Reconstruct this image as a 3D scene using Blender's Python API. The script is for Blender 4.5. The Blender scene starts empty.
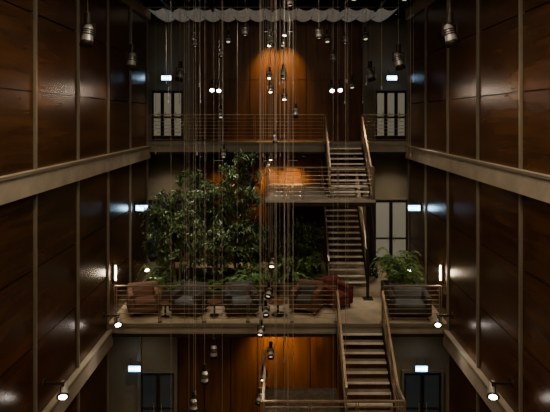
import bpy, bmesh, math, random
from mathutils import Vector, Matrix
random.seed(7)
R=random.random
def U(a,b): return a+(b-a)*R()
EYE=11.15            # camera height above the lowest floor
F0,F1,F2,F3=0.0,5.1,10.2,15.3   # storey levels
HW=5.0               # half width of the atrium void

# ---------------------------------------------------------------- materials
def mat(name,col,rough=0.5,metal=0.0,noise=None,emit=None,estr=0.0,bump=0.0,coat=0.0):
    m=bpy.data.materials.new(name); m.use_nodes=True
    nt=m.node_tree; b=nt.nodes['Principled BSDF']
    b.inputs['Base Color'].default_value=(*col,1); b.inputs['Roughness'].default_value=rough
    b.inputs['Metallic'].default_value=metal
    if coat: b.inputs['Coat Weight'].default_value=coat; b.inputs['Coat Roughness'].default_value=0.12
    if emit: b.inputs['Emission Color'].default_value=(*emit,1); b.inputs['Emission Strength'].default_value=estr
    if noise:
        sc,amt,det=noise
        tc=nt.nodes.new('ShaderNodeTexCoord'); mp=nt.nodes.new('ShaderNodeMapping')
        mp.inputs['Scale'].default_value=sc
        n=nt.nodes.new('ShaderNodeTexNoise'); n.inputs['Scale'].default_value=1.0; n.inputs['Detail'].default_value=det
        nt.links.new(tc.outputs['Object'],mp.inputs[0]); nt.links.new(mp.outputs[0],n.inputs['Vector'])
        r=nt.nodes.new('ShaderNodeValToRGB')
        r.color_ramp.elements[0].position=0.3; r.color_ramp.elements[1].position=0.7
        r.color_ramp.elements[0].color=(*[c*(1-amt) for c in col],1)
        r.color_ramp.elements[1].color=(*[min(1,c*(1+amt)) for c in col],1)
        nt.links.new(n.outputs['Fac'],r.inputs[0]); nt.links.new(r.outputs[0],b.inputs['Base Color'])
        if bump:
            bp=nt.nodes.new('ShaderNodeBump'); bp.inputs['Strength'].default_value=bump; bp.inputs['Distance'].default_value=0.02
            nt.links.new(n.outputs['Fac'],bp.inputs['Height']); nt.links.new(bp.outputs[0],b.inputs['Normal'])
    return m
M={}
M['bronze']=mat('bronze_panel',(0.115,0.057,0.026),0.27,0.25,((0.5,0.5,4.5),0.35,5),bump=0.02)
M['copper']=mat('copper_wood_panel',(0.155,0.074,0.034),0.40,0.1,((5,5,0.5),0.35,5))
M['seam']=mat('seam_dark',(0.012,0.009,0.007),0.6)
M['fin']=mat('mullion_paint',(0.27,0.25,0.21),0.5,0.1,((1,1,1),0.12,3))
M['band']=mat('edge_beam_plaster',(0.42,0.38,0.32),0.7,0,((2,2,2),0.15,4))
M['pale']=mat('pale_wall',(0.30,0.27,0.21),0.7,0,((0.7,0.7,0.7),0.1,4))
M['dark']=mat('dark_ceiling',(0.03,0.027,0.024),0.8,0,((1,1,1),0.3,3))
M['floor']=mat('stone_floor',(0.46,0.38,0.28),0.42,0,((1.5,1.5,1.5),0.3,6))
M['landfloor']=mat('landing_grating',(0.20,0.17,0.14),0.45,0.2,((6,6,6),0.3,4))
M['steel']=mat('dark_steel',(0.07,0.06,0.052),0.4,0.4,((4,4,4),0.2,2))
M['rail']=mat('bronze_rail',(0.44,0.35,0.27),0.35,0.5,((4,4,4),0.2,2))
M['cable']=mat('cable_steel',(0.48,0.45,0.40),0.5,0.0,((2,2,2),0.1,2))
M['tread']=mat('stair_tread',(0.28,0.25,0.20),0.5,0,((5,5,5),0.2,4))
M['nosing']=mat('tread_nosing',(0.88,0.84,0.75),0.5,0,((5,5,5),0.1,4))
M['white']=mat('lamp_housing',(0.60,0.59,0.57),0.35,0.4,((3,3,3),0.1,2))
M['lens']=mat('lamp_lens',(1,1,1),0.3,0,None,(1.0,0.86,0.66),9)
M['lenscool']=mat('lamp_lens_cool',(1,1,1),0.3,0,None,(0.98,0.97,0.95),20)
M['lensdim']=mat('lamp_lens_dim',(0.6,0.6,0.6),0.2,0,None,(1.0,0.85,0.65),0.6)
M['sign']=mat('sign_face',(0.3,0.6,0.7),0.3,0,None,(0.22,0.58,1.0),5)
M['signw']=mat('sign_glyph',(0.9,0.9,0.9),0.3,0,None,(0.85,0.97,1.0),8)
M['glass']=mat('lit_door_glass',(0.14,0.14,0.13),0.12,0,None,(0.84,0.76,0.56),0.15)
M['glassd']=mat('dark_door_glass',(0.03,0.03,0.03),0.08,0,None,(0.6,0.7,0.7),0.02)
M['canopy']=mat('canopy_fabric_glow',(0.62,0.60,0.55),0.8,0,((3,3,3),0.1,3),(0.8,0.78,0.7),0.08)  # faint emission stands in for light through the fabric from above
M['leaf']=mat('leaf_green',(0.15,0.205,0.10),0.32,0,((1.7,1.7,1.7),0.6,3))
M['leaf2']=mat('leaf_fern',(0.17,0.26,0.09),0.42,0,((3,3,3),0.4,3))
M['bark']=mat('bark',(0.24,0.19,0.13),0.8,0,((8,8,2),0.3,4),bump=0.3)
M['soil']=mat('soil',(0.03,0.022,0.015),0.95,0,((9,9,9),0.5,4),bump=0.4)
M['planter']=mat('planter_stone',(0.14,0.12,0.10),0.6,0,((4,4,4),0.2,3))
M['f_tan']=mat('fabric_terracotta',(0.22,0.135,0.095),0.85,0,((25,25,25),0.2,3),bump=0.1)
M['f_rust']=mat('fabric_rust',(0.17,0.085,0.06),0.85,0,((25,25,25),0.2,3),bump=0.1)
M['f_dark']=mat('fabric_charcoal',(0.075,0.07,0.068),0.85,0,((25,25,25),0.2,3),bump=0.1)
M['f_red']=mat('fabric_red',(0.13,0.035,0.028),0.8,0,((25,25,25),0.2,3),bump=0.1)
M['f_blue']=mat('fabric_grey',(0.12,0.13,0.13),0.85,0,((25,25,25),0.2,3),bump=0.1)
M['wood']=mat('table_wood',(0.16,0.08,0.04),0.4,0,((2,12,2),0.3,4))

# ---------------------------------------------------------------- mesh builder
class B:
    def __init__(s): s.v=[];s.f=[];s.m=[];s.sm=[];s.names=[];s.T=Matrix.Identity(4)
    def mi(s,n):
        if n not in s.names: s.names.append(n)
        return s.names.index(n)
    def add(s,vs,fs,m,smooth=False):
        o=len(s.v); k=s.mi(m)
        s.v+=[tuple(s.T@Vector(v)) for v in vs]
        for f in fs: s.f.append(tuple(i+o for i in f)); s.m.append(k); s.sm.append(smooth)
    def box(s,x0,x1,y0,y1,z0,z1,m):
        vs=[(x,y,z) for x in(x0,x1) for y in(y0,y1) for z in(z0,z1)]
        s.add(vs,[(0,1,3,2),(4,6,7,5),(0,4,5,1),(2,3,7,6),(0,2,6,4),(1,5,7,3)],m)
    def rbox(s,c,size,m,r=0.04,rot=None,seg=3):
        bm=bmesh.new(); bmesh.ops.create_cube(bm,size=1)
        bmesh.ops.scale(bm,vec=size,verts=bm.verts)
        bmesh.ops.bevel(bm,geom=bm.edges[:],offset=min(r,min(size)*0.48),segments=seg,affect='EDGES',profile=0.5)
        mt=Matrix.Translation(c)@(rot if rot else Matrix.Identity(4))
        bm.verts.index_update()
        s.add([mt@v.co for v in bm.verts],[[v.index for v in f.verts] for f in bm.faces],m,True); bm.free()
    def cyl(s,p1,p2,r1,m,r2=None,n=8,caps=True):
        r2=r1 if r2 is None else r2
        p1=Vector(p1);p2=Vector(p2);d=(p2-p1).normalized()
        a=d.orthogonal().normalized(); b=d.cross(a)
        vs=[];fs=[]
        for p,r in((p1,r1),(p2,r2)):
            for i in range(n):
                t=2*math.pi*i/n; vs.append(p+a*math.cos(t)*r+b*math.sin(t)*r)
        for i in range(n): j=(i+1)%n; fs.append((i,j,n+j,n+i))
        s.add(vs,fs,m,True)
        if caps: s.add(vs,[tuple(range(n))[::-1],tuple(range(n,2*n))],m)
    def beam(s,p1,p2,w,h,m):
        p1=Vector(p1);p2=Vector(p2);d=(p2-p1).normalized()
        up=Vector((0,0,1)) if abs(d.z)<0.95 else Vector((0,1,0))
        a=d.cross(up).normalized(); b=a.cross(d)
        vs=[p+a*i*w/2+b*j*h/2 for p in(p1,p2) for i,j in((-1,-1),(1,-1),(1,1),(-1,1))]
        s.add(vs,[(0,1,2,3),(7,6,5,4),(0,4,5,1),(1,5,6,2),(2,6,7,3),(3,7,4,0)],m)
    def done(s,name,loc=(0,0,0),parent=None):
        me=bpy.data.meshes.new(name); L=Vector(loc)
        me.from_pydata([Vector(v)-L for v in s.v],[],s.f)
        for n in s.names: me.materials.append(M[n])
        me.polygons.foreach_set('material_index',s.m); me.polygons.foreach_set('use_smooth',s.sm)
        me.update(); o=bpy.data.objects.new(name,me); o.location=L
        bpy.context.collection.objects.link(o)
        if parent: o.parent=parent
        return o
def light(name,kind,loc,target,energy,col,parent=None,size=0.08,angle=60,blend=0.6,sy=None):
    l=bpy.data.lights.new(name,kind); l.energy=energy; l.color=col
    if kind=='AREA': l.shape='RECTANGLE'; l.size=size; l.size_y=sy or size
    else: l.shadow_soft_size=size
    if kind=='SPOT': l.spot_size=math.radians(angle); l.spot_blend=blend
    o=bpy.data.objects.new(name,l); bpy.context.collection.objects.link(o)
    o.location=loc
    if target is not None: o.rotation_euler=(Vector(target)-Vector(loc)).to_track_quat('-Z','Y').to_euler()
    if parent: 
        o.parent=parent; o.location=Vector(loc)-parent.location
    return o

# ---------------------------------------------------------------- room shell
YB=23.2; YR=-3.0; PAN=2.42
ys=[21-PAN*i for i in range(10)]
rows=[(F0-0.0,4.47),(4.9,9.62),(10.08,14.9)]
for sgn,nm in((-1,'wall_left'),(1,'wall_right')):
    b=B()
    X=lambda a:sgn*a
    def bx(xa,xb,y0,y1,z0,z1,m): b.box(min(X(xa),X(xb)),max(X(xa),X(xb)),y0,y1,z0,z1,m)
    bx(HW+0.06,HW+0.35,YR,16.16,-0.0,4.9,'seam'); bx(HW+0.06,HW+0.35,YR,21.0,4.9,F3+0.1,'seam')
    for (z0,z1) in rows:
        ymax=16.2 if z0<1 else 21.1
        for i,y in enumerate(ys):
            if y>ymax: continue
            bx(HW-0.05,HW+0.1,y-0.07,y+0.0,z0,z1,'fin')
            h=(z1-z0)/3
            for k in range(3):
                bx(HW,HW+0.06,y-PAN+0.015,y-0.085,z0+k*h+0.012,z0+(k+1)*h-0.012,'bronze')
                # fixing studs
                for yy in (y-PAN+0.09,y-0.17):
                    for q in (0.15,0.5,0.85):
                        zz=z0+(k+q)*h
                        bx(HW-0.008,HW,yy-0.012,yy+0.012,zz-0.012,zz+0.012,'seam')
    b.done(nm)
    b=B()
    for (z0,z1,y1) in((4.47,4.93,16.2),(9.62,10.1,21.0),(14.9,15.3,21.0)):
        bx(HW-0.14,HW+0.1,YR,y1,z0,z1,'band')
        bx(HW-0.17,HW-0.14,YR,y1,z1-0.06,z1,'fin')
    b.done('trim_1' if sgn<0 else 'trim_2')
# far walls
b=B()
b.box(-6.4,6.4,YB,YB+0.3,F1-0.3,F3+0.1,'pale')
b.box(-6.4,-6.2,21,YB,F1,F3,'pale'); b.box(6.2,6.4,21,YB,F1,F3,'pale')
b.box(-6.4,-HW-0.34,20.9,21,F1,F3,'pale'); b.box(HW+0.34,6.4,20.9,21,F1,F3,'pale')
for z0,z1 in((F1,F2-0.45),(F2,F3)):
    n=6; w=7.1/n
    for i in range(n):
        x=-3.55+i*w
        for k in range(2):
            h=(z1-z0)/2
            b.box(x+0.012,x+w-0.012,YB-0.09,YB,z0+k*h+0.01,z0+(k+1)*h-0.01,'copper')
    b.box(-3.55,3.55,YB-0.04,YB,z0,z1,'seam')
    for xx in(-3.72,3.56): b.box(xx,xx+0.16,YB-0.2,YB,z0,z1,'fin')
b.done('wall_back')
YL=19.3
b=B()
b.box(-7,7,YL,YL+0.3,F0,F1-0.3,'pale')
b.box(-7.2,-7,16.2,YL+0.3,F0,F1-0.3,'pale'); b.box(7,7.2,16.2,YL+0.3,F0,F1-0.3,'pale')
b.box(-7,-HW-0.36,16.05,16.2,F0,F1-0.3,'pale'); b.box(HW+0.36,7,16.05,16.2,F0,F1-0.3,'pale')
n=8; w=7.4/n
for i in range(n):
    x=-3.5+i*w; b.box(x+0.012,x+w-0.012,YL-0.08,YL,F0,F1-0.32,'copper')
b.box(-3.5,3.9,YL-0.03,YL,F0,F1-0.3,'seam')
for xx in(-3.62,3.9,-4.9): b.box(xx,xx+0.12,YL-0.16,YL,F0,F1-0.3,'fin')
b.done('wall_lower_back')
b=B(); b.box(-HW-0.3,HW+0.3,YR-0.3,YR,0,F3,'bronze'); b.done('wall_rear')
b=B(); b.box(-7.2,7.2,YR-0.3,YL+0.3,-0.3,0,'floor'); b.done('floor')
b=B()
b.box(-6.4,6.4,YR-0.3,YB+0.3,F3+0.1,F3+0.4,'dark')
for i in range(11):
    y=1+i*2.1; b.box(-HW,HW,y-0.06,y+0.06,F3-0.12,F3+0.1,'steel')
for x in(-3.9,-2.4,-0.2,2.3,3.6): b.box(x-0.04,x+0.04,YR,20.4,F3-0.22,F3-0.12,'steel')
b.done('ceiling')
# pleated canopy at the far end of the roof
b=B(); nx=180; vs=[];fs=[]
rowsN=8
for j in range(rowsN+1):
    for i in range(nx+1):
        x=-4.85+9.3*i/nx
        z=F3-0.07-0.12*abs(math.sin(math.pi*i/12))-0.04*math.sin(math.pi*j/rowsN)
        vs.append((x,20.3+j*0.3,z))
for j in range(rowsN):
    for i in range(nx): o=j*(nx+1)+i; fs.append((o,o+1,o+nx+2,o+nx+1))
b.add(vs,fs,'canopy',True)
for i in range(0,nx+1,12): b.box(-4.85+9.3*i/nx-0.02,-4.85+9.3*i/nx+0.02,20.27,22.7,F3-0.09,F3-0.04,'steel')
b.cyl((-4.85,20.25,F3-0.07),(4.45,20.25,F3-0.07),0.02,'cable',n=6)
b.done('roof_canopy')
# gallery slabs
b=B()
b.box(-HW,HW,20.95,21.0,F2-0.38,F2+0.02,'band'); b.box(-HW,HW,20.9,20.95,F2-0.1,F2+0.02,'fin'); b.box(-HW,HW,20.9,20.95,F2-0.42,F2-0.34,'steel')
b.box(-6.2,6.2,21.0,YB,F2-0.36,F2-0.02,'dark'); b.box(-6.2,6.2,21.0,YB,F2-0.02,F2,'floor')
b.done('floor_upper_gallery')
b=B()
b.box(-HW,HW,16.15,16.2,F1-0.30,F1+0.02,'band'); b.box(-HW,HW,16.1,16.15,F1-0.08,F1+0.02,'fin'); b.box(-HW,HW,16.1,16.15,F1-0.36,F1-0.28,'steel')
b.box(-HW,HW,16.2,21,F1-0.3,F1-0.02,'pale'); b.box(-6.2,6.2,21,YB,F1-0.3,F1-0.02,'pale')
b.box(-7,-HW,16.2,21,F1-0.3,F1-0.02,'pale');b.box(HW,7,16.2,21,F1-0.3,F1-0.02,'pale')
b.box(-HW,HW,16.2,21,F1-0.02,F1,'floor'); b.box(-6.2,6.2,21,YB,F1-0.02,F1,'floor')
b.done('floor_garden_gallery')

# doors
def door(name,xc,y,z,w,h,g,leaves=2):
    b=B()
    b.box(xc-w/2-0.08,xc-w/2,y-0.12,y,z,z+h+0.08,'fin'); b.box(xc+w/2,xc+w/2+0.08,y-0.12,y,z,z+h+0.08,'fin')
    b.box(xc-w/2,xc+w/2,y-0.12,y,z+h,z+h+0.08,'fin')
    lw=w/leaves
    for i in range(leaves):
        x0=xc-w/2+i*lw
        b.box(x0,x0+lw,y-0.02,y,z,z+h,'seam')
        b.box(x0+0.01,x0+0.07,y-0.07,y-0.02,z,z+h,'steel'); b.box(x0+lw-0.07,x0+lw-0.01,y-0.07,y-0.02,z,z+h,'steel')
        b.box(x0+0.07,x0+lw-0.07,y-0.07,y-0.02,z,z+0.2,'steel'); b.box(x0+0.07,x0+lw-0.07,y-0.07,y-0.02,z+h-0.1,z+h,'steel')
        b.box(x0+0.07,x0+lw-0.07,y-0.06,y-0.02,z+0.95,z+1.02,'steel')
        b.box(x0+0.07,x0+lw-0.07,y-0.045,y-0.02,z+0.2,z+h-0.1,g)
        hx=x0+lw-0.13 if i==0 else x0+0.13
        b.cyl((hx,y-0.12,z+0.85),(hx,y-0.12,z+1.2),0.012,'white'); 
        b.box(hx-0.01,hx+0.01,y-0.12,y-0.05,z+0.88,z+0.9,'white'); b.box(hx-0.01,hx+0.01,y-0.12,y-0.05,z+1.15,z+1.17,'white')
    b.done(name)
door('door_1',-4.65,YB,F2,1.3,2.1,'glass',3)
door('door_2',4.75,YB,F2,1.3,2.1,'glass',3)
door('door_3',4.75,YB,F1,1.4,2.6,'glass',2)
door('door_4',-4.75,YB,F1,1.4,2.6,'glassd',2)
door('door_5',-4.2,YL,F0,1.2,2.25,'glassd',2)
door('door_6',5.05,YL,F0,1.3,2.25,'glassd',2)

def exit_sign(x,y,z,w=0.44,h=0.22):
    b=B()
    b.box(x-w/2,x+w/2,y-0.03,y+0.03,z-h/2,z+h/2,'steel')
    b.box(x-w/2+0.015,x+w/2-0.015,y-0.04,y-0.03,z-h/2+0.015,z+h/2-0.015,'sign')
    b.box(x-0.15,x-0.02,y-0.045,y-0.04,z-0.03,z+0.03,'signw')          # arrow shaft
    b.add([(x-0.15,y-0.045,z-0.06),(x-0.2,y-0.045,z),(x-0.15,y-0.045,z+0.06)],[(0,1,2)],'signw')
    b.box(x+0.02,x+0.07,y-0.045,y-0.04,z-0.06,z+0.03,'signw'); b.box(x+0.03,x+0.06,y-0.045,y-0.04,z+0.04,z+0.07,'signw')
    b.box(x+0.11,x+0.19,y-0.045,y-0.04,z-0.07,z+0.07,'signw')
    b.cyl((x-w/3,y,z+h/2),(x-w/3,y,z+h/2+0.25),0.008,'steel');b.cyl((x+w/3,y,z+h/2),(x+w/3,y,z+h/2+0.25),0.008,'steel')
    o=b.done('exit_sign',(x,y,z))
    light('sign_light','POINT',(x,y-0.2,z),None,2.2,(0.4,0.7,1.0),o,0.1)
exit_sign(-4.65,22.95,EYE+1.67); exit_sign(4.75,22.95,EYE+1.67)
exit_sign(-4.72,19.1,EYE-3.12); exit_sign(4.72,19.1,EYE-3.12)
exit_sign(-4.95,19.0,EYE-8.65); exit_sign(4.95,19.0,EYE-8.65)

# ---------------------------------------------------------------- railings and stairs
def railing(p0,p1,b=None,h=1.08,nr=8,name='balcony_railing'):
    own=b is None
    if own: b=B()
    p0=Vector(p0);p1=Vector(p1); L=(p1-p0).length; n=max(1,round(L/1.3))
    up=Vector((0,0,1))
    b.beam(p0+up*h,p1+up*h,0.06,0.04,'rail')
    for k in range(1,nr): b.cyl(p0+up*h*k/nr,p1+up*h*k/nr,0.011,'rail',n=5,caps=False)
    d=(p1-p0).normalized()
    for i in range(n+1):
        p=p0+(p1-p0)*i/n
        for s in(-0.03,0.03): b.beam(p+d*s,p+d*s+up*h,0.016,0.05,'rail')
        b.beam(p,p+up*0.02,0.12,0.12,'steel')
    if own: return b.done(name,((p0.x+p1.x)/2,p0.y,p0.z))
ZL1=EYE-2.72; ZL2=EYE-7.85
railing((-4.9,21.06,F2),(1.78,21.06,F2)); railing((3.22,21.06,F2),(4.95,21.06,F2))
railing((-4.8,16.26,F1),(1.72,16.26,F1)); railing((3.1,16.26,F1),(4.8,16.26,F1))
def stair(xc,w,yt,zt,yb,zb,n,name='staircase'):
    b=B(); dz=(zt-zb)/n; dy=(yb-yt)/n
    for i in range(1,n):
        y=yt+dy*i; z=zt-dz*i
        b.box(xc-w/2+0.05,xc+w/2-0.05,min(y,y-dy*1.05),max(y,y-dy*1.05),z-0.035,z,'tread')
        b.box(xc-w/2+0.05,xc+w/2-0.05,y-0.012,y+0.012,z-0.05,z+0.004,'nosing')
    for sx in(-1,1):
        x=xc+sx*w/2
        b.beam((x,yt,zt-0.12),(x,yb,zb-0.02),0.05,0.26,'steel')
        b.beam((x,yt,zt+0.98),(x,yb,zb+0.98),0.06,0.045,'rail')
        for k in range(1,7):
            h=k*0.14; b.cyl((x,yt,zt+h),(x,yb,zb+h),0.010,'rail',n=5,caps=False)
        for t in(0.03,0.35,0.66,0.97):
            y=yt+(yb-yt)*t; z=zt+(zb-zt)*t
            b.beam((x,y,z-0.1),(x,y,z+0.98),0.05,0.03,'rail')
    return b.done(name,(xc,yt,zb))
stair(2.5,1.4,20.9,F2,18.85,ZL1,10)
stair(2.5,1.4,22.7,ZL1,19.5,F1,18)
stair(2.4,1.32,16.1,F1,14.0,ZL2,10)
# half landings
def landing(z,y0,yfront_depth,yback,xr=3.2,name='stair_landing',fl='landfloor'):
    b=B(); y1=y0+yfront_depth
    def slab(xa,xb,ya,yb):
        b.box(xa,xb,ya,yb,z-0.16,z-0.02,'steel'); b.box(xa,xb,ya,yb,z-0.02,z,fl)
    slab(-0.4,xr,y0,y1); slab(-0.4,1.7,y1,yback)
    b.box(-0.42,xr+.02,y0-0.04,y0,z-0.20,z-0.07,'steel'); b.box(-0.42,xr+.02,y0-0.05,y0,z-0.07,z+0.02,'band')
    railing((-0.36,y0+0.04,z),(xr-.04,y0+0.04,z),b); railing((-0.36,y0+0.04,z),(-0.36,yback,z),b); railing((xr-.04,y0+0.04,z),(xr-.04,y1,z),b)
    return b.done(name,(1.4,y0,z))
landing(ZL1,18.2,0.65,22.9,3.2)
landing(ZL2,13.1,0.9,16.0,3.06)
# columns carrying the stairs
def column(x,y,z0,z1,r=0.07,name='steel_column'):
    b=B(); b.cyl((x,y,z0),(x,y,z1),r,'steel',n=12); b.box(x-0.16,x+0.16,y-0.16,y+0.16,z0,z0+0.03,'steel'); b.box(x-0.14,x+0.14,y-0.14,y+0.14,z1-0.03,z1,'steel')
    b.done(name,(x,y,z0))
column(-0.25,18.4,F1,ZL1-0.16); column(3.0,18.4,F1,ZL1-0.16,0.05); column(-0.25,22.5,F1,ZL1-0.16)
column(-0.25,13.3,F0,ZL2-0.16); column(2.9,13.3,F0,ZL2-0.16); 
b=B(); b.beam((3.1,18.7,ZL1-0.2),(3.75,20.9,F1),0.12,0.16,'steel'); b.beam((3.6,21.1,F2-0.4),(3.6,21.1,F1),0.2,0.2,'steel'); b.done('raking_strut',(3.5,20,F1))

# ---------------------------------------------------------------- spotlights
def pend(x,y,z,aim,s=1.0,lens='lensdim',power=0,col=(1,.78,.5),angle=70,name='pendant_spotlight',top=None):
    b=B(); top=F3-0.2 if top is None else top
    b.cyl((x,y,z+0.22*s),(x,y,top),0.006,'cable',n=5)
    b.cyl((x,y,z+0.12*s),(x,y,z+0.30*s),0.055*s,'steel',n=12)          # ballast can
    b.beam((x-0.12*s,y,z+0.12*s),(x+0.12*s,y,z+0.12*s),0.03*s,0.015*s,'steel')
    for q in(-1,1): b.beam((x+q*0.12*s,y,z+0.12*s),(x+q*0.12*s,y,z-0.08*s),0.03*s,0.012*s,'steel')
    c=Vector((x,y,z-0.06*s)); d=(Vector(aim)-c).normalized()
    b.cyl(c-d*0.18*s,c-d*0.10*s,0.055*s,'white',0.09*s,n=14)
    b.cyl(c-d*0.10*s,c+d*0.12*s,0.09*s,'white',0.10*s,n=14)
    # deep cowl, lens set back inside
    n=14; a=d.orthogonal().normalized(); e=d.cross(a); vs=[]
    for rr,h in((0.10,0.12),(0.115,0.2),(0.105,0.2),(0.085,0.13)):
        for i in range(n):
            t=6.2832*i/n; vs.append(c+d*h*s+(a*math.cos(t)+e*math.sin(t))*rr*s)
    b.add(vs,[(k*n+i,k*n+(i+1)%n,(k+1)*n+(i+1)%n,(k+1)*n+i) for k in range(3) for i in range(n)],'steel',True)
    b.cyl(c+d*0.12*s,c+d*0.135*s,0.08*s,lens,n=14)
    for q in range(3): b.cyl(c-d*(0.08-q*0.04)*s,c-d*(0.065-q*0.04)*s,0.108*s,'steel',n=14)
    o=b.done(name,(x,y,z))
    if power: light('lamp','SPOT',c+d*0.24*s,aim,power,col,o,0.06,angle,0.9)
    return o
W=(1,.72,.42); N=(1,.84,.64)
# upper rows washing the bronze walls
for sg in(-1,1):
    for (y,x,zz) in((12.0,-4.15 if sg<0 else 3.75,1.9),(16.0,-4.25 if sg<0 else 3.5,1.75),(20.3,-3.6 if sg<0 else 3.4,1.7)):
        pend(x,y,EYE+zz,(sg*4.4,y-0.8,EYE-2),1.3,'lensdim',50,W,130)
    for y in(3.0,7.5):
        pend(sg*3.4,y,EYE+2.6,(sg*5.0,y+2.0,EYE-3.5),1.2,'lensdim',200,W,150)
# central small lamps
for x,y,z,c in((-2.45,20.5,1.16,'lenscool'),(-2.2,20.5,1.14,'lenscool'),(2.0,20.5,1.14,'lenscool'),(2.3,20.5,1.16,'lenscool'),(1.83,20.5,3.0,'lensdim'),(-1.85,20.5,3.0,'lensdim'),(-3.1,20.5,3.1,'lensdim'),(3.25,20.5,3.1,'lensdim'),
                (-2.0,20.2,-1.25,'lensdim'),(2.75,20.5,1.3,'lensdim'),(-2.1,20.3,0.2,'lensdim')):
    pend(x,y,EYE+z,(x+0.1,y-1.9,EYE+z-(1.3 if c=='lenscool' else 2.6)),0.95,c,22 if c=='lenscool' else 0,N,110)
for x,z,l in((-0.3,3.45,0),(0.25,3.45,1),(-0.35,3.05,1),(0.2,3.05,0),(-0.35,1.75,1),(0.22,1.75,0),(-0.3,1.2,1),(0.25,0.9,1),(-0.3,-1.5,1)):
    pend(x,22.0,EYE+z,(x,20.8,EYE+z-1.6),0.95,'lens' if l else 'lensdim',5,N,100,top=F3-0.3 if z>0 else F2-0.4)
for i,(x,z) in enumerate(((-0.16,-3.9),(-0.25,-4.75),(-0.34,-5.3),(-0.46,-5.75),(-0.2,-6.4),(-0.4,-7.1),(-0.5,-7.6))):
    pend(x,15.0+0.12*(i%3),EYE+z,(x+U(-.5,.5),13.6,EYE+z-1.2),0.8,'lens' if i in(0,3,5) else 'lensdim',6,N,110)
for x,z in((-1.75,-6.3),(-2.0,-7.0),(-2.3,-7.75)):
    pend(x,15.0,EYE+z,(x,14.7,0),0.95,'lens',25,N,80)
for x,y,z in((0.3,14.0,3.0),(-0.9,15,2.4),(1.0,13.5,2.1),(0.15,16.5,1.4),(-0.1,17.2,-0.6),(-1.7,16.5,2.0),(1.7,17,1.9),(2.1,17.3,2.5),(-2.6,17.3,2.4),(-0.2,16,2.3),(0.5,15.5,0.2)):
    pend(x,y,EYE+z,(x+.1,y-.6,EYE+z-2),0.7,'lensdim',0)
# wall arm spotlights at garden level
def armlamp(sg,y,z,tx,power,s=1.0):
    b=B()
    b.cyl((sg*4.86,y,z+0.1),(sg*4.83,y,z+0.1),0.09,'steel',n=14)
    b.beam((sg*4.85,y,z+0.1),(sg*4.45,y,z+0.1),0.035,0.05,'steel'); b.cyl((sg*4.45,y,z+0.12),(sg*4.45,y,z-0.02),0.02,'steel')
    c=Vector((sg*4.45,y,z-0.06)); d=(Vector(tx)-c).normalized()
    b.cyl(c-d*0.18*s,c+d*0.1*s,0.07*s,'white',0.105*s,n=16); b.cyl(c+d*0.1*s,c+d*0.12*s,0.115*s,'steel',n=16)
    b.cyl(c+d*0.12*s,c+d*0.125*s,0.075*s,'lenscool',n=16)
    for q in(-1,1): b.beam(c+Vector((0,q*0.13*s,0)),Vector((sg*4.45,y+q*0.13*s,z+0.1)),0.015,0.03,'steel')
    b.beam((sg*4.45,y-0.13*s,z+0.1),(sg*4.45,y+0.13*s,z+0.1),0.03,0.012,'steel')
    o=b.done('wall_spotlight',(sg*4.84,y,z+0.1))
    light('lamp','SPOT',c+d*0.2*s,tx,power,(1,.88,.72),o,0.05,120,0.8)
for sg in(-1,1):
    armlamp(sg,11.4,EYE-5.6,(sg*3.6,8.5,EYE-7.6),60,1.1)
    armlamp(sg,15.3,EYE-5.6,(sg*3.6,12.5,EYE-7.4),45,1.0)
    armlamp(sg,18.6,EYE-5.0,(sg*3.4,16.5,EYE-6.9),40,0.9)
    b=B(); x=sg*4.93
    b.box(min(x,x+sg*.07),max(x,x+sg*.07),16.55,16.65,EYE-4.95,EYE-4.4,'steel'); b.cyl((x-sg*0.03,16.6,EYE-4.9),(x-sg*0.03,16.6,EYE-4.45),0.025,'lens',n=10)
    o=b.done('wall_tube_light',(x,16.6,EYE-4.7)); light('lamp','POINT',(x-sg*0.15,16.6,EYE-4.67),None,8,N,o,0.1)
# warm washers on the central copper panels
def washer(x,y,z,aim,p,ang=75):
    b=B(); b.rbox((x,y,z),(0.5,0.14,0.1),'steel',0.02); b.box(x-0.2,x+0.2,y-0.04,y+0.04,z-0.055,z-0.05,'lensdim')
    b.cyl((x-0.15,y,z),(x-0.15,y,z+0.25),0.012,'steel');b.cyl((x+0.15,y,z),(x+0.15,y,z+0.25),0.012,'steel')
    o=b.done('wall_washer_light',(x,y,z)); light('lamp','SPOT',(x,y,z-0.1),aim,p,(1,.60,.25),o,0.12,ang,1.0)
washer(-0.35,22.3,F3-0.6,(-0.3,23.2,F2+2.4),350,75); washer(0.4,22.3,F3-0.6,(0.3,23.2,F2+2.4),350,75)
washer(-0.35,22.35,F2-0.72,(-0.3,23.2,F1+2.7),330,95); washer(0.6,22.35,F2-0.72,(0.6,23.2,F1+2.7),330,95); washer(-2.4,22.35,F2-0.72,(-2.4,23.2,F1+2.4),80,80) 
washer(-0.1,18.4,F1-0.55,(-0.1,19.3,F0+2.7),400,90); washer(1.2,18.4,F1-0.55,(1.2,19.3,F0+2.7),90,80)

# loose suspension cables
b=B()
for x,y in [(U(-2.9,-1.2),U(14,20)) for _ in range(15)]+[(U(-0.55,0.5),U(13,19)) for _ in range(26)]+[(U(1.2,3.2),U(14,19.5)) for _ in range(11)]+[(U(-4.4,-3.2),U(15,20)) for _ in range(4)]+[(U(3.3,4.4),U(15,20)) for _ in range(2)]:
    if y<16: zb=random.choice([0.3,1.0,F1+0.3,4.0,EYE-1.0,EYE+0.9])
    elif y<17.9: zb=random.choice([F1+1.3,F1+2.2,EYE+1.2,EYE-.5])
    else: zb=random.choice([EYE-1.2,EYE+1.2,EYE+0.6])
    b.cyl((x,y,zb),(x,y,F3-0.25),0.0065,'cable',n=4,caps=False); b.cyl((x,y,zb-0.10),(x,y,zb),0.02,'white',n=6)
b.done('suspension_cables',(0,16,F3))

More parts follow.
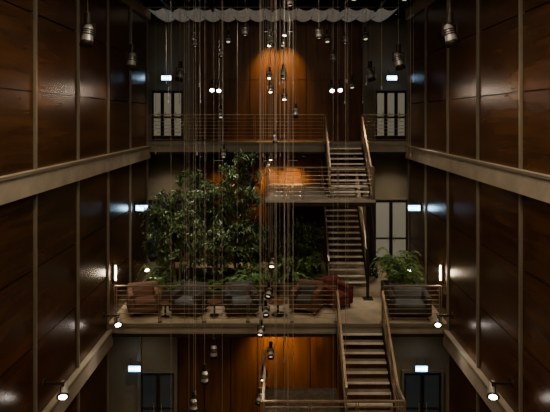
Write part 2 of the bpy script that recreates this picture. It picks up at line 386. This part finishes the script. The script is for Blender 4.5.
# ---------------------------------------------------------------- plants
def leafq(b,p,d,L,w,m):
    d=d.normalized(); s=d.cross(Vector((U(-.3,.3),U(-.3,.3),1))).normalized(); nrm=s.cross(d)
    if abs(p.x)>4.75 or abs((p+d*L).x)>4.85: return
    b.add([p,p+d*L*.45+s*w+nrm*w*.3,p+d*L-nrm*L*.12,p+d*L*.45-s*w+nrm*w*.3],[(0,1,2),(0,2,3)],m)
def rdir(): 
    while True:
        v=Vector((U(-1,1),U(-1,1),U(-1,1)))
        if 0.1<v.length<1: return v.normalized()
def clampx(v): v.x=max(-4.7,min(4.7,v.x)); return v
def tree(x,y,z,H,rad,nleaf,name='ficus_tree',lo=0.3,stems=4):
    b=B(); base=Vector((x,y,z))
    tips=[]
    for s in range(stems):
        a=U(0,6.28); p=base+Vector((math.cos(a)*.08,math.sin(a)*.08,0)); r=0.05
        hd=Vector((math.cos(a)*rad*.6,math.sin(a)*rad*.4,H*U(.55,.95)))
        prev=p
        for k in range(1,9):
            t=k/8; q=clampx(p+Vector((hd.x*t*t+U(-.06,.06),hd.y*t*t+U(-.05,.05),hd.z*t))) 
            b.cyl(prev,q,r*(1-.1*(k-1)),'bark',r*(1-.1*k),n=6,caps=False); 
            if t>lo:
                for _ in range(2):
                    a2=U(0,6.28); l=rad*U(.35,1.05)*(1.1-0.4*t); e=clampx(q+Vector((math.cos(a2)*l,math.sin(a2)*l,U(-.05,.45))))
                    b.cyl(q,e,0.014,'bark',0.004,n=4,caps=False); tips.append((q,e))
            prev=q
    cl=[q.lerp(e,U(.65,1.05)) for q,e in tips for _ in range(2)]
    for i in range(nleaf):
        c=random.choice(cl); g=rdir()*abs(random.gauss(0,.15)); g.z*=.6; p=c+g; d=rdir()+Vector((0,0,-.35))
        leafq(b,p,d,U(.11,.23),U(.02,.038),'leaf')
    b.done(name,(x,y,z))
ZP=F1+0.45
tree(-3.75,18.9,ZP,3.5,0.8,3300,lo=.35); tree(-3.0,19.5,ZP,3.9,1.0,3500,lo=.35); tree(-2.2,19.8,ZP,3.9,0.9,3000,lo=.35); tree(-1.4,19.2,ZP,4.6,0.85,4000,lo=.35)
tree(-3.4,18.4,ZP,2.4,0.8,1900,lo=.25); tree(-2.0,18.5,ZP,2.6,0.8,1900,lo=.25); tree(-1.05,18.9,ZP,2.6,0.5,1400,lo=.3)
tree(0.6,19.7,ZP,2.2,0.7,2500,'weeping_fig_shrub',lo=.2,stems=5); tree(-0.75,20.0,ZP,2.1,0.45,1300,'weeping_fig_shrub',lo=.2); tree(1.0,20.3,ZP,1.9,0.45,1300,'weeping_fig_shrub',lo=.2)
def fern(x,y,z,n,L,name='potted_fern',m='leaf2',rise=1.0):
    b=B()
    for i in range(n):
        a=6.28*i/n+U(-.3,.3); l=L*U(.7,1.1); up=rise*U(.7,1.3); prev=Vector((x,y,z))
        K=9
        for k in range(1,K+1):
            t=k/K; q=Vector((x+math.cos(a)*l*t,y+math.sin(a)*l*t,z+l*up*(1.5*t-1.35*t*t)))
            if abs(q.x)>4.78: break
            b.cyl(prev,q,0.008*(1.1-t),'leaf2',n=3,caps=False)
            dd=(q-prev).normalized(); sd=dd.cross(Vector((0,0,1))).normalized()
            for s in(-1,1):
                for o in(0,.5):
                    leafq(b,prev.lerp(q,o),sd*s+dd*.5+Vector((0,0,-.2)),l*.3*(1.15-t),l*.024,m)
            prev=q
    b.done(name,(x,y,z))
for x,y,L in((-4.0,18.0,.65),(-3.3,17.9,.6),(-2.5,17.9,.7),(-1.7,17.9,.65),(-0.95,18.1,.75),(0.0,19.0,.7),(0.5,18.8,.85),(1.05,18.9,.65),(0.15,19.3,.8),(-1.3,18.3,.9)):
    fern(x,y,ZP-0.03,19,L)
for x,y,L in((3.9,17.8,.8),(4.0,18.2,.95),(4.1,18.7,.9),(4.2,17.7,.7),(3.85,18.6,.8)): fern(x,y,ZP,21,L,'potted_palm',rise=2.5)
fern(1.0,18.85,ZP,19,.8,'potted_palm',rise=2.6); fern(0.25,18.8,ZP,19,.8,'potted_palm',rise=2.3); fern(-3.9,18.0,ZP,15,.75,'potted_palm',rise=2.2); fern(-0.85,18.0,ZP,17,.75,'potted_palm',rise=2.0)
def planter(x0,x1,y0,y1,h=0.45):
    b=B(); t=.08
    b.box(x0,x1,y0,y0+t,F1,F1+h,'planter'); b.box(x0,x1,y1-t,y1,F1,F1+h,'planter'); b.box(x0,x0+t,y0,y1,F1,F1+h,'planter'); b.box(x1-t,x1,y0,y1,F1,F1+h,'planter')
    b.box(x0+t,x1-t,y0+t,y1-t,F1,F1+h-.06,'soil'); b.box(x0-.02,x1+.02,y0-.02,y0+t,F1+h,F1+h+.03,'fin'); b.done('garden_planter',((x0+x1)/2,(y0+y1)/2,F1))
planter(-4.6,-0.5,17.7,20.6); planter(-0.05,1.6,18.6,20.8); planter(3.55,4.75,17.4,19.0)

# ---------------------------------------------------------------- furniture
def armchair(x,y,rot,fab,cush,name='lounge_armchair',w=1.0):
    b=B(); b.T=Matrix.Translation((x,y,F1))@Matrix.Rotation(rot,4,'Z')
    b.rbox((0,0,.24),(w,.85,.2),fab,.05)
    b.rbox((0,-.06,.4),(w-.34,.72,.17),cush,.07)
    tilt=Matrix.Rotation(-0.2,4,'X')
    b.rbox((0,.36,.56),(w-.04,.18,.62),fab,.08,tilt); b.rbox((0,.24,.62),(w-.36,.16,.42),cush,.07,tilt)
    for s in(-1,1):
        b.rbox((s*(w/2-.09),-.02,.42),(.18,.86,.4),fab,.07)
        b.cyl((s*(w/2-.09),-.42,.62),(s*(w/2-.09),.36,.64),.095,fab,n=14)
        for q in(-.34,.34): b.cyl((s*(w/2-.1),q,0),(s*(w/2-.1),q,.15),.02,'wood',.03,n=8)
    b.done(name,(x,y,F1))
armchair(-4.15,17.05,.35,'f_tan','f_rust'); armchair(-2.75,17.05,-.3,'f_dark','f_blue'); armchair(-1.15,17.05,.2,'f_dark','f_blue')
armchair(0.9,17.25,-.35,'f_rust','f_dark',w=.9); armchair(1.85,17.7,.5,'f_red','f_red',w=.8); armchair(4.0,16.82,-.1,'f_dark','f_blue',w=1.25)
def table(x,y,r=.32):
    b=B(); b.cyl((x,y,F1+.4),(x,y,F1+.43),r,'wood',n=28); b.cyl((x,y,F1+.02),(x,y,F1+.4),.03,'steel',n=10); b.cyl((x,y,F1),(x,y,F1+.025),r*.6,'steel',n=20); b.done('side_table',(x,y,F1))
table(-3.42,16.7,.2); table(-1.95,16.85,.22); table(0.0,16.9)

# added fill: downlights and long luminaires put in to brighten the atrium
def fill_down(x,y,z,p,col=N,ang=120,aim=None):  # added downlight, put in to lift the brightness below it
    b=B(); b.cyl((x,y,z),(x,y,z-.12),.09,'steel',n=14); b.cyl((x,y,z-.12),(x,y,z-.125),.07,'lensdim',n=14)
    o=b.done('fill_downlight',(x,y,z)); light('lamp','SPOT',(x,y,z-.16),aim or (x,y,0),p,col,o,.1,ang,.9)
def fill_lumin(x,y,z,L,p,col,aim):  # added area fill out of view, housed like a ceiling fixture
    b=B(); b.box(x-L/2,x+L/2,y-.2,y+.2,z,z+.12,'steel'); b.box(x-L/2+.03,x+L/2-.03,y-.17,y+.17,z-.01,z,'lensdim')
    o=b.done('fill_luminaire',(x,y,z)); light('lamp','AREA',(x,y,z-.05),aim,p,col,o,L,sy=.4)
NW=(1,.86,.68)
for y in(1.9,6.1,10.3): fill_lumin(0,y,F3-.34,6.0,115,NW,(0,y+2.5,5))
for x in(-3,0,3):
    for y in(4,9,14): fill_down(x,y,F3-.22,36)
for x in(-3.2,-1.6,0.6): fill_down(x,17.2,F3-.3,750,(1,.95,.82),45,(x,18.9,F1+1))
fill_down(4,17.4,F3-.3,520,(1,.93,.8),42,(4,18.2,F1)); fill_down(2.4,17.4,F3-.3,190,(1,.9,.75),40,(2.4,19.6,EYE-2))
for x in(-4.6,4.7): fill_down(x,22,F3+0.1,75,N); fill_down(x,22,F2-.36,110,N); fill_down(x,17.8,F1-.3,65,N)
for x in(-2.5,2.5): fill_down(x,17.0,F1-.3,35,N)
for x in(-3,-1,1,3): fill_down(x,21.5,F2-.42,26,N)

# ---------------------------------------------------------------- world and camera
w=bpy.data.worlds.new('World'); bpy.context.scene.world=w; w.use_nodes=True
w.node_tree.nodes['Background'].inputs[0].default_value=(0.5,0.55,0.6,1); w.node_tree.nodes['Background'].inputs[1].default_value=0.02
try: bpy.context.scene.view_settings.look='AgX - Medium High Contrast'
except Exception as e: print(e)
c=bpy.data.cameras.new('camera'); co=bpy.data.objects.new('camera',c); bpy.context.collection.objects.link(co)
co.location=(0,0,EYE); co.rotation_euler=(math.pi/2,0,0); c.sensor_width=36; c.lens=36; c.shift_x=-3/550; c.shift_y=-88/550
c.clip_end=200
bpy.context.scene.camera=co
